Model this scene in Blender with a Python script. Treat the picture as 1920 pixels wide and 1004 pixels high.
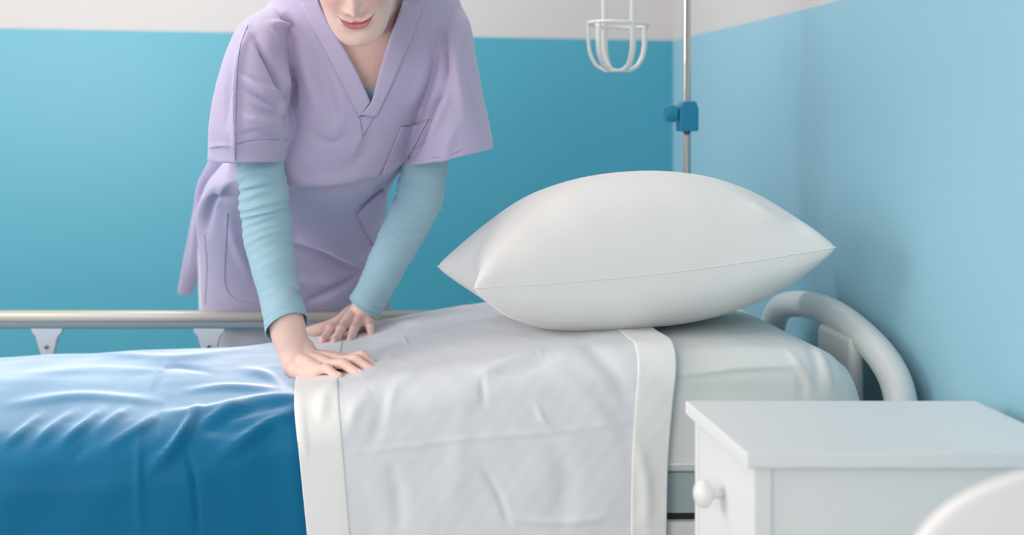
import bpy, bmesh, math, random
import numpy as np
from mathutils import Vector, Matrix, noise
from mathutils.bvhtree import BVHTree

random.seed(4)
for o in list(bpy.data.objects): bpy.data.objects.remove(o)
S = bpy.context.scene
COL = S.collection
V = Vector

# ------------------------------------------------------------------ camera
FPX = 2700.0
H = 1.20
CX, CY = 660.0, 219.0          # principal point: level camera with a shifted lens
cam_d = bpy.data.cameras.new('camera'); cam = bpy.data.objects.new('camera', cam_d); COL.objects.link(cam)
cam.location = (0, 0, H)
cam.rotation_euler = (math.pi/2, 0, 0)
cam_d.shift_x = (960-CX)/1920; cam_d.shift_y = (CY-502)/1920
cam_d.sensor_width = 36; cam_d.lens = FPX/1920*36
cam_d.clip_start = .05
cam_d.dof.use_dof = True; cam_d.dof.focus_distance = 2.62; cam_d.dof.aperture_fstop = 2.3
S.camera = cam
S.view_settings.view_transform = 'Standard'; S.view_settings.look = 'None'
S.view_settings.gamma = 1; S.view_settings.use_curve_mapping = False
S.view_settings.exposure = 0.0

# ------------------------------------------------------------------ light
w = bpy.data.worlds.new('daylight'); S.world = w; w.use_nodes = True
bg = w.node_tree.nodes['Background']; bg.inputs[0].default_value = (1.0, .95, .905, 1); bg.inputs[1].default_value = 0.66

def area(name, loc, target, sx, sy, power, color=(1, 1, 1)):
    l = bpy.data.lights.new(name, 'AREA'); l.shape = 'RECTANGLE'; l.size = sx; l.size_y = sy
    l.energy = power; l.color = color
    o = bpy.data.objects.new(name, l); COL.objects.link(o); o.location = loc
    o.rotation_euler = (V(target)-V(loc)).to_track_quat('-Z', 'Y').to_euler()
    return o
# daylight coming in through the tall window of the left wall
area('window_and_added_light', (-2.98, 2.05, 1.75), (1.0, 2.75, .95), 2.4, 1.7, 62, (1, .94, .89))
area('window_and_added_light', (-1.8, -1.42, 1.75), (-.9, 3.0, 1.2), 1.9, 1.7, 60, (1, .94, .89))  # added light behind the camera, for reflection on the back wall and fill
# ceiling luminaire over the far side of the bed
area('ceiling_daylight', (-.5, 3.55, 2.62), (-.5, 3.45, 0), 1.5, .5, 20, (1, .97, .93))

# ------------------------------------------------------------------ projection helpers (metres from picture measurements)
_F = V((0, 1, 0)); _R = V((1, 0, 0)); _U = V((0, 0, 1))
def ray(px, py): return _F + _R*((px-CX)/FPX) - _U*((py-CY)/FPX)
def P(px, py, D):
    d = ray(px, py); return V((0, 0, H)) + d*(D/d.y)
nF, nR, nU = (np.array(a) for a in (_F, _R, _U))
def Q(v):
    r = v-np.array([0, 0, H]); z = r@nF
    return np.stack([CX+FPX*(r@nR)/z, CY-FPX*(r@nU)/z], -1)

# ------------------------------------------------------------------ materials
def mat(name, col, rough=.5, spec=.5, sheen=0, sheen_rough=.4, metal=0, bump=0, bscale=200, bstretch=(1, 1, 1),
        var=0, vscale=3, coat=0, sss=0, trans=0):
    m = bpy.data.materials.new(name); m.use_nodes = True
    nt = m.node_tree; b = nt.nodes['Principled BSDF']
    b.inputs['Base Color'].default_value = (*col, 1); b.inputs['Roughness'].default_value = rough
    b.inputs['Specular IOR Level'].default_value = spec; b.inputs['Metallic'].default_value = metal
    b.inputs['Sheen Weight'].default_value = sheen; b.inputs['Sheen Roughness'].default_value = sheen_rough
    b.inputs['Coat Weight'].default_value = coat
    if sss:
        b.inputs['Subsurface Weight'].default_value = sss; b.inputs['Subsurface Radius'].default_value = (1, .4, .25)
        b.inputs['Subsurface Scale'].default_value = .012
    tc = nt.nodes.new('ShaderNodeTexCoord'); mp = nt.nodes.new('ShaderNodeMapping')
    mp.inputs['Scale'].default_value = bstretch
    nt.links.new(tc.outputs['Object'], mp.inputs[0])
    if bump:
        n = nt.nodes.new('ShaderNodeTexNoise'); n.inputs['Scale'].default_value = bscale; n.inputs['Detail'].default_value = 4
        nt.links.new(mp.outputs[0], n.inputs['Vector'])
        bp = nt.nodes.new('ShaderNodeBump'); bp.inputs['Strength'].default_value = bump; bp.inputs['Distance'].default_value = .002
        nt.links.new(n.outputs['Fac'], bp.inputs['Height']); nt.links.new(bp.outputs[0], b.inputs['Normal'])
    if var:
        n = nt.nodes.new('ShaderNodeTexNoise'); n.inputs['Scale'].default_value = vscale; n.inputs['Detail'].default_value = 3
        nt.links.new(mp.outputs[0], n.inputs['Vector'])
        mx = nt.nodes.new('ShaderNodeMix'); mx.data_type = 'RGBA'
        mx.inputs[6].default_value = tuple(c*(1-var) for c in col)+(1,); mx.inputs[7].default_value = tuple(min(1, c*(1+var)) for c in col)+(1,)
        nt.links.new(n.outputs['Fac'], mx.inputs[0]); nt.links.new(mx.outputs[2], b.inputs['Base Color'])
    if trans:
        tl = nt.nodes.new('ShaderNodeBsdfTranslucent'); tl.inputs[0].default_value = (*col, 1)
        ms = nt.nodes.new('ShaderNodeMixShader'); ms.inputs[0].default_value = trans
        nt.links.new(b.outputs[0], ms.inputs[1]); nt.links.new(tl.outputs[0], ms.inputs[2])
        nt.links.new(ms.outputs[0], nt.nodes['Material Output'].inputs[0])
    return m

M = {}
WHITE = (.84, .84, .83)
M['wall_white'] = mat('wall_white', (.74, .73, .73), .7, .3, bump=.08, bscale=120)
M['blue_cloth'] = mat('blue_cloth', (.0, .135, .28), .42, .08, sheen=.9, sheen_rough=.32, bump=.05, bscale=900)
nt = M['blue_cloth'].node_tree      # microfibre nap: a second sheen lobe over the satin weave
_sh = nt.nodes.new('ShaderNodeBsdfSheen'); _sh.inputs['Color'].default_value = (.64, .76, .94, 1); _sh.inputs['Roughness'].default_value = .44
_ad = nt.nodes.new('ShaderNodeAddShader'); nt.links.new(nt.nodes['Principled BSDF'].outputs[0], _ad.inputs[0]); nt.links.new(_sh.outputs[0], _ad.inputs[1])
nt.links.new(_ad.outputs[0], nt.nodes['Material Output'].inputs[0])
M['sheet'] = mat('sheet', (.75, .77, .81), .75, .3, sheen=.15, bump=.06, bscale=700, bstretch=(3, 1, 1), var=.02, vscale=14)
M['hem'] = mat('hem', (.86, .86, .85), .75, .3, sheen=.15, bump=.06, bscale=700, bstretch=(3, 1, 1))
M['mattress'] = mat('mattress', (.80, .81, .80), .8, .3, sheen=.1, bump=.08, bscale=500, bstretch=(4, 1, .6), var=.02, vscale=30)
M['pillow'] = mat('pillow', (.84, .83, .82), .55, .35, sheen=.15, bump=.03, bscale=800)
M['white_metal'] = mat('white_metal', (.80, .81, .80), .35, .5)
M['white_paint'] = mat('white_paint', (.82, .83, .83), .35, .5, bump=.02, bscale=60)
M['grey_metal'] = mat('grey_metal', (.42, .50, .52), .4, .5)
M['black'] = mat('black', (.02, .02, .025), .5, .4)
M['rubber'] = mat('rubber', (.07, .07, .08), .7, .3)
M['aluminium'] = mat('aluminium', (.58, .55, .49), .45, .5, metal=.35)
M['channel'] = mat('channel', (.22, .30, .36), .4, .5)
M['bracket'] = mat('bracket', (.62, .66, .72), .45, .5)
M['chrome'] = mat('chrome', (.50, .50, .49), .2, .5, metal=1)
M['blue_plastic'] = mat('blue_plastic', (.01, .25, .44), .35, .5)
M['white_plastic'] = mat('white_plastic', (.82, .82, .79), .4, .5)
M['chair_plastic'] = mat('chair_plastic', (.98, .92, .91), .35, .5)
M['wood'] = mat('wood', (.55, .38, .22), .5, .4, var=.2, vscale=12, bstretch=(8, 8, 1))
M['floor'] = mat('floor', (.50, .53, .54), .35, .5, var=.08, vscale=40)
M['lavender'] = mat('lavender', (.50, .445, .65), .75, .3, sheen=.35, sheen_rough=.5, bump=.05, bscale=1100)
M['lavender_dark'] = mat('lavender_dark', (.33, .27, .42), .8, .2)
M['undershirt'] = mat('undershirt', (.34, .54, .64), .8, .25, sheen=.35, sheen_rough=.5, bump=.12, bscale=900)
M['trousers'] = mat('trousers', (.66, .68, .76), .8, .2, sheen=.1)
M['hair'] = mat('hair', (.20, .11, .06), .45, .5, bump=.5, bscale=160, bstretch=(1, 6, .2))
M['nail'] = mat('nail', (.88, .62, .58), .12, .6, coat=.6)
M['shoe'] = mat('shoe', (.80, .80, .80), .5, .4)
M['glass'] = None
g = bpy.data.materials.new('window_glass'); g.use_nodes = True
gb = g.node_tree.nodes['Principled BSDF']; gb.inputs['Transmission Weight'].default_value = 1; gb.inputs['Roughness'].default_value = 0; gb.inputs['IOR'].default_value = 1.05
M['glass'] = g
lm = bpy.data.materials.new('lamp_diffuser'); lm.use_nodes = True
lb = lm.node_tree.nodes['Principled BSDF']; lb.inputs['Emission Color'].default_value = (1, .99, .97, 1); lb.inputs['Emission Strength'].default_value = 1.5
M['lamp'] = lm

def skin_mat():
    m = mat('skin', (.74, .50, .43), .5, .4, sss=.12)
    nt = m.node_tree; b = nt.nodes['Principled BSDF']
    def attr(n):
        a = nt.nodes.new('ShaderNodeAttribute'); a.attribute_name = n; return a.outputs['Fac']
    def mix(fac, a, bcol):
        x = nt.nodes.new('ShaderNodeMix'); x.data_type = 'RGBA'; nt.links.new(fac, x.inputs[0])
        if isinstance(a, tuple): x.inputs[6].default_value = a
        else: nt.links.new(a, x.inputs[6])
        x.inputs[7].default_value = bcol
        return x.outputs[2]
    c = mix(attr('blush'), (.85, .595, .525, 1), (.80, .34, .29, 1))
    c = mix(attr('lip'), c, (.62, .19, .19, 1))
    c = mix(attr('mouthline'), c, (.30, .06, .07, 1))
    c = mix(attr('brow'), c, (.16, .09, .05, 1))
    nt.links.new(c, b.inputs['Base Color'])
    return m
M['skin'] = skin_mat()

# two-tone wall paint: satin blue below a straight paint line, matt white above
def wall_mat(name, slope=0.0, x0=0.0, z0=1.438, blue=(.045, .35, .485, 1), sheen=.4, spec=.9, rough=.33):
    m = mat(name, (.05, .36, .52), .5, .5, bump=.10, bscale=110)
    nt = m.node_tree; b = nt.nodes['Principled BSDF']
    ge = nt.nodes.new('ShaderNodeNewGeometry'); sp = nt.nodes.new('ShaderNodeSeparateXYZ')
    nt.links.new(ge.outputs['Position'], sp.inputs[0])
    a = nt.nodes.new('ShaderNodeMath'); a.operation = 'MULTIPLY_ADD'
    a.inputs[1].default_value = slope; a.inputs[2].default_value = z0-slope*x0
    nt.links.new(sp.outputs['X'], a.inputs[0])
    c = nt.nodes.new('ShaderNodeMath'); c.operation = 'GREATER_THAN'
    nt.links.new(sp.outputs['Z'], c.inputs[0]); nt.links.new(a.outputs[0], c.inputs[1])
    mx = nt.nodes.new('ShaderNodeMix'); mx.data_type = 'RGBA'
    mx.inputs[6].default_value = blue; mx.inputs[7].default_value = (.62, .60, .60, 1)
    nt.links.new(c.outputs[0], mx.inputs[0]); nt.links.new(mx.outputs[2], b.inputs['Base Color'])
    b.inputs['Sheen Weight'].default_value = sheen; b.inputs['Sheen Roughness'].default_value = .5
    b.inputs['Roughness'].default_value = rough
    sm_ = nt.nodes.new('ShaderNodeMapRange'); sm_.inputs[3].default_value = spec; sm_.inputs[4].default_value = .15    # blue is satin paint, white is matt
    nt.links.new(c.outputs[0], sm_.inputs[0]); nt.links.new(sm_.outputs[0], b.inputs['Specular IOR Level'])
    sn_ = nt.nodes.new('ShaderNodeMapRange'); sn_.inputs[3].default_value = sheen; sn_.inputs[4].default_value = 0
    nt.links.new(c.outputs[0], sn_.inputs[0]); nt.links.new(sn_.outputs[0], b.inputs['Sheen Weight'])
    return m
M['wall_two_tone'] = wall_mat('wall_two_tone', slope=-.0185, x0=1.003)
M['wall_two_tone_lit'] = wall_mat('wall_two_tone_lit', blue=(.28, .535, .66, 1), sheen=.15, spec=.2, rough=.6)  # same paint as the back wall, paled: window light put into the blue

# ------------------------------------------------------------------ mesh helpers
def link(name, me, material, parent=None, smooth=True):
    o = bpy.data.objects.new(name, me); COL.objects.link(o)
    if material is not None: me.materials.append(material)
    if smooth: me.shade_smooth()
    if parent is not None: o.parent = parent
    return o
def mesh(verts, faces):
    me = bpy.data.meshes.new('m'); me.from_pydata([tuple(map(float, v)) for v in verts], [], faces); me.update(); return me
def finish(name, bm, material, parent=None, smooth=False, bevel=0, seg=2, angle=None):
    bmesh.ops.recalc_face_normals(bm, faces=bm.faces)
    me = bpy.data.meshes.new(name); bm.to_mesh(me); bm.free()
    o = link(name, me, material, parent, smooth)
    if bevel:
        b = o.modifiers.new('bevel', 'BEVEL'); b.width = bevel; b.segments = seg; b.limit_method = 'ANGLE'
        me.shade_smooth(); 
        wn = o.modifiers.new('wn', 'WEIGHTED_NORMAL'); wn.keep_sharp = True
    return o
def box(bm, x0, x1, y0, y1, z0, z1, rot=None, piv=None):
    r = bmesh.ops.create_cube(bm, size=1)
    M4 = Matrix.Translation(((x0+x1)/2, (y0+y1)/2, (z0+z1)/2)) @ Matrix.Diagonal((x1-x0, y1-y0, z1-z0, 1))
    bmesh.ops.transform(bm, matrix=M4, verts=r['verts'])
    return r['verts']
def boxo(name, b, material, parent=None, bevel=.003):
    bm = bmesh.new(); box(bm, *b); return finish(name, bm, material, parent, bevel=bevel)
def cyl(bm, p0, p1, r0, r1=None, n=24):
    p0, p1 = V(p0), V(p1); r1 = r0 if r1 is None else r1
    d = p1-p0; r = bmesh.ops.create_cone(bm, cap_ends=True, segments=n, radius1=r0, radius2=r1, depth=d.length)
    q = d.to_track_quat('Z', 'Y').to_matrix().to_4x4()
    bmesh.ops.transform(bm, matrix=Matrix.Translation((p0+p1)/2) @ q, verts=r['verts'])
def catmull(pts, n):
    """pts rows of arbitrary dimension -> resampled smooth rows"""
    A = np.array(pts, float); A = np.vstack([2*A[0]-A[1], A, 2*A[-1]-A[-2]]); out = []
    m = len(A)-3
    for k in range(m):
        p0, p1, p2, p3 = A[k:k+4]
        for i in range(n):
            t = i/n
            out.append(.5*((2*p1)+(-p0+p2)*t+(2*p0-5*p1+4*p2-p3)*t*t+(-p0+3*p1-3*p2+p3)*t**3))
    out.append(A[-2]); return np.array(out)
def tube_data(path, radii, seg=20, flat=1.0, upv=None, caps='round'):
    """swept tube; rows of verts. flat squeezes along second axis"""
    path = [V(p) for p in path]; n = len(path); rows = []
    t0 = (path[1]-path[0]).normalized()
    ref = V(upv) if upv is not None else (V((0, 0, 1)) if abs(t0.z) < .9 else V((1, 0, 0)))
    a = (ref - t0*ref.dot(t0)).normalized()
    rings = []
    for i in range(n):
        t = (path[min(i+1, n-1)]-path[max(i-1, 0)]).normalized()
        a = (a - t*a.dot(t)).normalized(); b = t.cross(a)
        rings.append((path[i], a.copy(), b.copy(), t, radii[i]))
    allr = []
    if caps == 'round':
        p, a, b, t, r = rings[0]
        for k in (1, 2, 3): th = k/4*math.pi/2; allr.append((p-t*(r*math.cos(th)), a, b, r*math.sin(th)))
    for p, a, b, t, r in rings: allr.append((p, a, b, r))
    if caps == 'round':
        p, a, b, t, r = rings[-1]
        for k in (3, 2, 1): th = k/4*math.pi/2; allr.append((p+t*(r*math.cos(th)), a, b, r*math.sin(th)))
    verts = []
    for p, a, b, r in allr:
        for j in range(seg):
            th = 2*math.pi*j/seg; verts.append(p + a*(r*flat*math.cos(th)) + b*(r*math.sin(th)))
    m = len(allr); faces = []
    for i in range(m-1):
        for j in range(seg):
            faces.append((i*seg+j, i*seg+(j+1) % seg, (i+1)*seg+(j+1) % seg, (i+1)*seg+j))
    faces.append(tuple(range(seg))[::-1]); faces.append(tuple((m-1)*seg+j for j in range(seg)))
    return verts, faces
class MB:
    def __init__(s): s.v = []; s.f = []
    def add(s, vf):
        v, f = vf; k = len(s.v); s.v += [tuple(x) for x in v]; s.f += [tuple(i+k for i in q) for q in f]; return s
    def tube(s, path, radii, **k):
        if not hasattr(radii, '__len__'): radii = [radii]*len(path)
        return s.add(tube_data(path, radii, **k))
    def build(s, name, material, parent=None, smooth=True):
        me = mesh(s.v, s.f); bm = bmesh.new(); bm.from_mesh(me); bmesh.ops.recalc_face_normals(bm, faces=bm.faces)
        bm.to_mesh(me); bm.free()
        return link(name, me, material, parent, smooth)
def smooth_tube(path, radii, n=8, **k):
    if not hasattr(radii, '__len__'): radii = [radii]*len(path)
    rows = catmull([tuple(p)+(r,) for p, r in zip(path, radii)], n)
    return tube_data([V(r[:3]) for r in rows], list(rows[:, 3]), **k)
def ring_loft(rings):
    n = len(rings[0]); v = [tuple(p) for r in rings for p in r]; f = []
    for i in range(len(rings)-1):
        for j in range(n): f.append((i*n+j, i*n+(j+1) % n, (i+1)*n+(j+1) % n, (i+1)*n+j))
    f.append(tuple(range(n))[::-1]); f.append(tuple((len(rings)-1)*n+j for j in range(n)))
    return v, f
def empty(name, loc, label, cat, group=None):
    o = bpy.data.objects.new(name, None); COL.objects.link(o); o.empty_display_size = .05
    o['label'] = label; o['category'] = cat
    if group: o['group'] = group
    return o
def tag(o, label, cat, group=None):
    o['label'] = label; o['category'] = cat
    if group: o['group'] = group
    return o
def struct(name, b, material, bevel=0):
    bm = bmesh.new()
    for q in (b if isinstance(b[0], tuple) else [b]): box(bm, *q)
    o = finish(name, bm, material, bevel=bevel); o['kind'] = 'structure'; return o

# ------------------------------------------------------------------ room
XR, YB, XL, ZC = 1.003, 4.5, -2.8, 2.75
struct('floor', (XL-.2, XR+.2, -1.2, YB+.1, -.1, 0), M['floor'])
struct('ceiling', (XL-.2, XR+.2, -1.2, YB+.1, ZC, ZC+.1), M['wall_white'])
struct('wall_back', (XL-.1, XR+.1, YB, YB+.1, 0, ZC), M['wall_two_tone'])
struct('wall_right', [(XR, XR+.1, -1.2, YB+.02, 0, ZC), (XR-.006, XR+.05, -1.2, 3.04, 0, ZC)], M['wall_two_tone_lit'], bevel=.004)
WY0, WY1, WZ0, WZ1 = .8, 3.3, .85, 2.6
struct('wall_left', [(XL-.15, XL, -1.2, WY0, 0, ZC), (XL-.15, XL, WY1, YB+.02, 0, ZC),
                     (XL-.15, XL, WY0, WY1, 0, WZ0), (XL-.15, XL, WY0, WY1, WZ1, ZC)], M['wall_two_tone_lit'])
wf = bmesh.new()
for b in [(XL-.1, XL-.04, WY0, WY1, WZ0, WZ0+.06), (XL-.1, XL-.04, WY0, WY1, WZ1-.06, WZ1), (XL-.1, XL-.04, WY0, WY0+.06, WZ0, WZ1),
          (XL-.1, XL-.04, WY1-.06, WY1, WZ0, WZ1), (XL-.1, XL-.04, 2.29, 2.36, WZ0, WZ1)]: box(wf, *b)
wo = finish('window_1', wf, M['white_paint']); wo['kind'] = 'structure'
struct('wall_front', [(XL-.15, -2.75, -1.35, -1.2, 0, ZC), (-.85, -.6, -1.35, -1.2, 0, ZC), (-2.75, -.85, -1.35, -1.2, 0, WZ0), (-2.75, -.85, -1.35, -1.2, WZ1, ZC)], M['wall_white'])
wf = bmesh.new()
for b in [(-2.75, -.85, -1.3, -1.24, WZ0, WZ0+.06), (-2.75, -.85, -1.3, -1.24, WZ1-.06, WZ1), (-2.75, -2.69, -1.3, -1.24, WZ0, WZ1), (-.91, -.85, -1.3, -1.24, WZ0, WZ1), (-1.83, -1.77, -1.3, -1.24, WZ0, WZ1)]: box(wf, *b)
wo = finish('added_window_2', wf, M['white_paint']); wo['kind'] = 'structure'  # unseen window, added to brighten the back wall's reflection from behind the camera
sill = struct('trim_1', (XL-.04, XL+.06, WY0-.05, WY1+.05, WZ0-.03, WZ0), M['white_paint'])
struct('baseboard_back', (XL, XR-.02, YB-.015, YB, 0, .08), M['white_paint'])
struct('baseboard_right', (XR-.022, XR-.006, -1.2, YB-.016, 0, .08), M['white_paint'])
lampo = empty('ceiling_lamp', (0, 0, 0), 'long white ceiling lamp with glowing diffuser above the bed', 'ceiling lamp')
boxo('lamp_housing', (-1.25, .25, 3.3, 3.8, ZC-.06, ZC), M['white_metal'], lampo)
boxo('lamp_diffuser', (-1.2, .2, 3.34, 3.76, ZC-.07, ZC-.06), M['lamp'], lampo, bevel=0)

# ------------------------------------------------------------------ bed geometry
YF, YK = 2.43, 3.17            # front and far edge of the mattress
_zx = np.array([-2.0, -.9, -.5, -.2, -.05, .08, .28, .5, .9])
_zz = np.array([.659, .659, .673, .692, .712, .742, .780, .798, .806])
_xx = np.linspace(-2.0, .9, 600); _yy = np.interp(_xx, _zx, _zz)
_k = np.exp(-(np.arange(-60, 61)/22.0)**2); _k /= _k.sum()
_yy = np.convolve(np.pad(_yy, 60, mode='edge'), _k, 'valid')
def ztop(x): return float(np.interp(x, _xx, _yy))
def droop(x, y):
    return float(np.interp(x, [-.75, -.35, -.12, .02], [.044, .032, .010, 0]))*min(1, max(0, (2.80-y)/.34))**1.5
def B(px, py, h=0.0):
    """point above the bedding seen at a picture position"""
    z = .71
    for _ in range(6):
        d = ray(px, py); p = V((0, 0, H))+d*((z+.012+h-H)/d.z); z = ztop(p.x)
    return p
def profile(x, off, r, zb_front, zb_far, n_top=90, n_r=16, n_f=70):
    """cross section of cloth lying over the mattress at x: far hem -> top -> front hem"""
    zt = ztop(x)+off; yf, yk = YF-off, YK+off; pts = []
    for i in range(12): pts.append((yk, zb_far+(zt-r-zb_far)*i/12))
    for i in range(n_r): a = i/n_r*math.pi/2; pts.append((yk-r+r*math.cos(a), zt-r+r*math.sin(a)))
    for i in range(n_top): pts.append((yk-r+(yf+r-yk+r)*i/n_top, zt))
    for i in range(n_r): a = i/n_r*math.pi/2; pts.append((yf+r-r*math.sin(a), zt-r+r*math.cos(a)))
    for i in range(n_f+1): pts.append((yf, zt-r+(zb_front-zt+r)*i/n_f))
    return [(y, z-droop(x, y)*min(1, max(0, (z-.35)/.2))) for y, z in pts]
def grid_mesh(G):
    nu, nv = G.shape[:2]; v = G.reshape(-1, 3)
    f = [(i*nv+j, (i+1)*nv+j, (i+1)*nv+j+1, i*nv+j+1) for i in range(nu-1) for j in range(nv-1)]
    return v, f
def grid_normals(G):
    du = np.gradient(G, axis=0); dv = np.gradient(G, axis=1); n = np.cross(du, dv)
    n /= np.linalg.norm(n, axis=-1, keepdims=True)+1e-12; return n
def folds(pts, nrm, spec, facing=True, lo=None):
    """ridges and valleys along polylines: (points, height in m, half width, sharpness)"""
    shp = pts.shape[:-1]; p = pts.reshape(-1, 3); n = nrm.reshape(-1, 3); q = Q(p)
    disp = np.zeros(len(p))
    for pl, amp, wd in spec:
        C = catmull([(float(a), float(b)) for a, b in pl], 6) if len(pl) > 2 else np.array(pl, float)
        seg = np.linalg.norm(np.diff(C, axis=0), axis=1); L = seg.sum(); acc = 0
        best = np.full(len(p), 1e9); tt = np.zeros(len(p))
        for k in range(len(C)-1):
            a, b = C[k], C[k+1]; ab = b-a; t = np.clip(((q-a)@ab)/(ab@ab+1e-9), 0, 1)
            d = np.linalg.norm(q-(a+t[:, None]*ab), axis=1); m = d < best
            best[m] = d[m]; tt[m] = (acc+t[m]*seg[k])/L; acc += seg[k]
        taper = np.sin(np.clip(tt, .03, .97)*math.pi)**.6
        disp += amp*np.exp(-(best/wd)**2)*taper
    if facing:
        view = p-np.array([0, 0, H]); fac = -(view*n).sum(1)/np.linalg.norm(view, axis=1)
        disp *= np.clip(fac*4+.2, 0, 1)
    if lo is not None: disp = np.maximum(disp, lo)
    return (p+n*disp[:, None]).reshape(*shp, 3)
def wob(x, y, s=1.0, seed=0.0):
    return (np.sin(x*7.1*s+seed)*np.cos(y*9.3*s+1.3*seed)+.6*np.sin(x*17*s+y*11*s+2.1*seed)+.35*np.sin(x*31*s-y*23*s+seed*3))/1.95

# mattress with its white fitted sheet
mt = empty('mattress', (0, 0, 0), 'white sheeted mattress on the hospital bed, bare corner beside the nightstand', 'mattress')
rings = []
xs = np.concatenate([np.concatenate([np.linspace(-1.25, .3, 40), np.linspace(.304, .75, 110)]), np.linspace(.76, .845, 14)])
for x in xs:
    zt = ztop(x)+.004; zb = zt-.175 if x < .3 else min(zt-.175, .598)
    ins = 0 if x < .75 else .032*(1-math.sqrt(max(0, 1-((x-.75)/.096)**2)))
    zt -= ins*1.5
    r = float(np.interp(x, [-.3, .1, .3, .5], [.088, .062, .06, .048])); ring = []
    for (cy, cz, a0) in ((YF+r+ins, zt-r, 90), (YF+.012+ins*.3, zb+.012, 180), (YK-.012-ins*.3, zb+.012, 270), (YK-r-ins, zt-r, 0)):
        rr = r if cz > zb+.05 else .012
        for i in range(9):
            a = math.radians(a0+i*90/8); ring.append((x, cy+rr*math.cos(a), cz+rr*math.sin(a)))
    # insert points along the front face
    RA_ = np.array(ring+[ring[0]]); L_ = np.r_[0, np.cumsum(np.linalg.norm(np.diff(RA_, axis=0), axis=1))]
    t_ = np.linspace(0, L_[-1], 481)[:-1]; ring = [(q[0], q[1], q[2]-droop(q[0], q[1])) for q in np.stack([np.interp(t_, L_, RA_[:, k]) for k in range(3)], 1)]
    rings.append(ring)
# head end flares out to the lower corners
rings[-1] = [(x+.040*max(0, (ztop(.8)-z)/.17), y, z) for x, y, z in rings[-1]]
Gm = np.array(rings); Nm = grid_normals(Gm); Nm *= np.sign((Nm*(Gm-np.array([0, (YF+YK)/2, .69]))).sum(-1, keepdims=True))
Gm = folds(Gm, Nm, [([(1255, 706), (1330, 697), (1400, 690), (1500, 687)], .007, 5), ([(1498, 686), (1501, 715), (1505, 760)], -.005, 5), ([(1530, 648), (1548, 690), (1560, 738)], .006, 6),
    ([(1512, 640), (1528, 680), (1534, 740)], -.004, 5), ([(1475, 655), (1500, 690), (1522, 725)], .004, 6), ([(1300, 640), (1400, 650), (1490, 665)], .002, 14), ([(1290, 740), (1380, 735), (1480, 740)], -.002, 14)])
rings = [[tuple(p) for p in r_] for r_ in Gm]
vf = ring_loft(rings); mo = MB().add(vf).build('mattress_cover', M['mattress'], mt)
mo.data.shade_smooth()
# piping along the front and end of the mattress, hanging corner fold
def mpipe(dz, r):
    pts = [V((x, YF-.001, (ztop(x)-dz if x < .3 else min(ztop(x)-dz, .613)))) for x in np.linspace(-1.2, .70, 40)]
    pts += [V((.70+.03*k, YF+.001*k, .613)) for k in (1, 2, 3)]
    return pts
MB().tube(mpipe(.160, .002), .0035, seg=8).build('piping', M['hem'], mt)
# bed frame with head arch, rail and castors
bed = empty('hospital_bed', (0, 0, 0), 'white metal hospital bed with arched tube headboard and side rail', 'bed')
bm = bmesh.new()
box(bm, -1.22, .83, YF+.012, YF+.04, .526, .597); box(bm, -1.22, .83, YK-.04, YK-.012, .526, .597)
box(bm, .80, .83, YF+.02, YK-.02, .526, .597); box(bm, -1.22, -1.19, YF+.02, YK-.02, .526, .597)
finish('side_panel', bm, M['grey_metal'], bed, bevel=.004)
bm = bmesh.new(); box(bm, -1.2, .82, YF+.015, YK-.015, .516, .528); finish('frame_gap', bm, M['black'], bed)
boxo('underframe', (-1.22, .84, YF-.002, YK+.002, .44, .516), M['white_metal'], bed, bevel=.008)
def deck():
    pts = [(x, ztop(x)-.19) for x in np.linspace(-1.15, .3, 30)]
    bm = bmesh.new(); box(bm, -1.15, .8, YF+.045, YK-.045, .49, .50)
    return finish('mattress_deck', bm, M['grey_metal'], bed)
deck()
# headboard: a bent tube hoop across the head end
HX = .945
hp = [(HX, 2.470, .40), (HX, 2.470, .56), (HX, 2.470, .66), (HX, 2.478, .705), (HX, 2.51, .745), (HX, 2.58, .775), (HX, 2.68, .797), (HX, 2.80, .812), (HX-.003, 2.92, .815),
      (HX-.008, 3.05, .803), (HX-.012, 3.14, .78), (HX-.014, 3.19, .73), (HX-.014, 3.20, .64), (HX-.014, 3.20, .52), (HX-.014, 3.20, .40)]
mb = MB(); mb.add(smooth_tube(hp, .0275, n=6, seg=28, upv=(1, 0, 0))); mb.build('head_arch', M['white_metal'], bed)
bm = bmesh.new(); box(bm, HX-.032, HX-.004, 2.64, 2.83, .44, .795); finish('headboard_post', bm, M['white_metal'], bed, bevel=.012, seg=4)
boxo('headboard_rail', (.835, HX, 2.47, 3.17, .44, .50), M['white_metal'], bed, bevel=.006)
fp = [(-1.27, 2.455, .40), (-1.27, 2.455, .60), (-1.27, 2.50, .76), (-1.27, 2.60, .80), (-1.27, 3.02, .80), (-1.27, 3.14, .76), (-1.27, 3.18, .60), (-1.27, 3.18, .40)]
mb = MB(); mb.add(smooth_tube(fp, .0275, n=6, seg=20, upv=(1, 0, 0))); mb.build('foot_arch', M['white_metal'], bed)
for (x, y) in ((-1.24, 2.50), (-1.24, 3.12), (.90, 2.50), (.90, 3.12)):
    bm = bmesh.new(); box(bm, x-.025, x+.025, y-.025, y+.025, .12, .47)
    lg = finish('leg', bm, M['white_metal'], bed, bevel=.004)
    bm = bmesh.new(); cyl(bm, (x-.018, y, .06), (x+.018, y, .06), .06, n=32); finish('castor', bm, M['rubber'], lg, bevel=.006)
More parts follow.
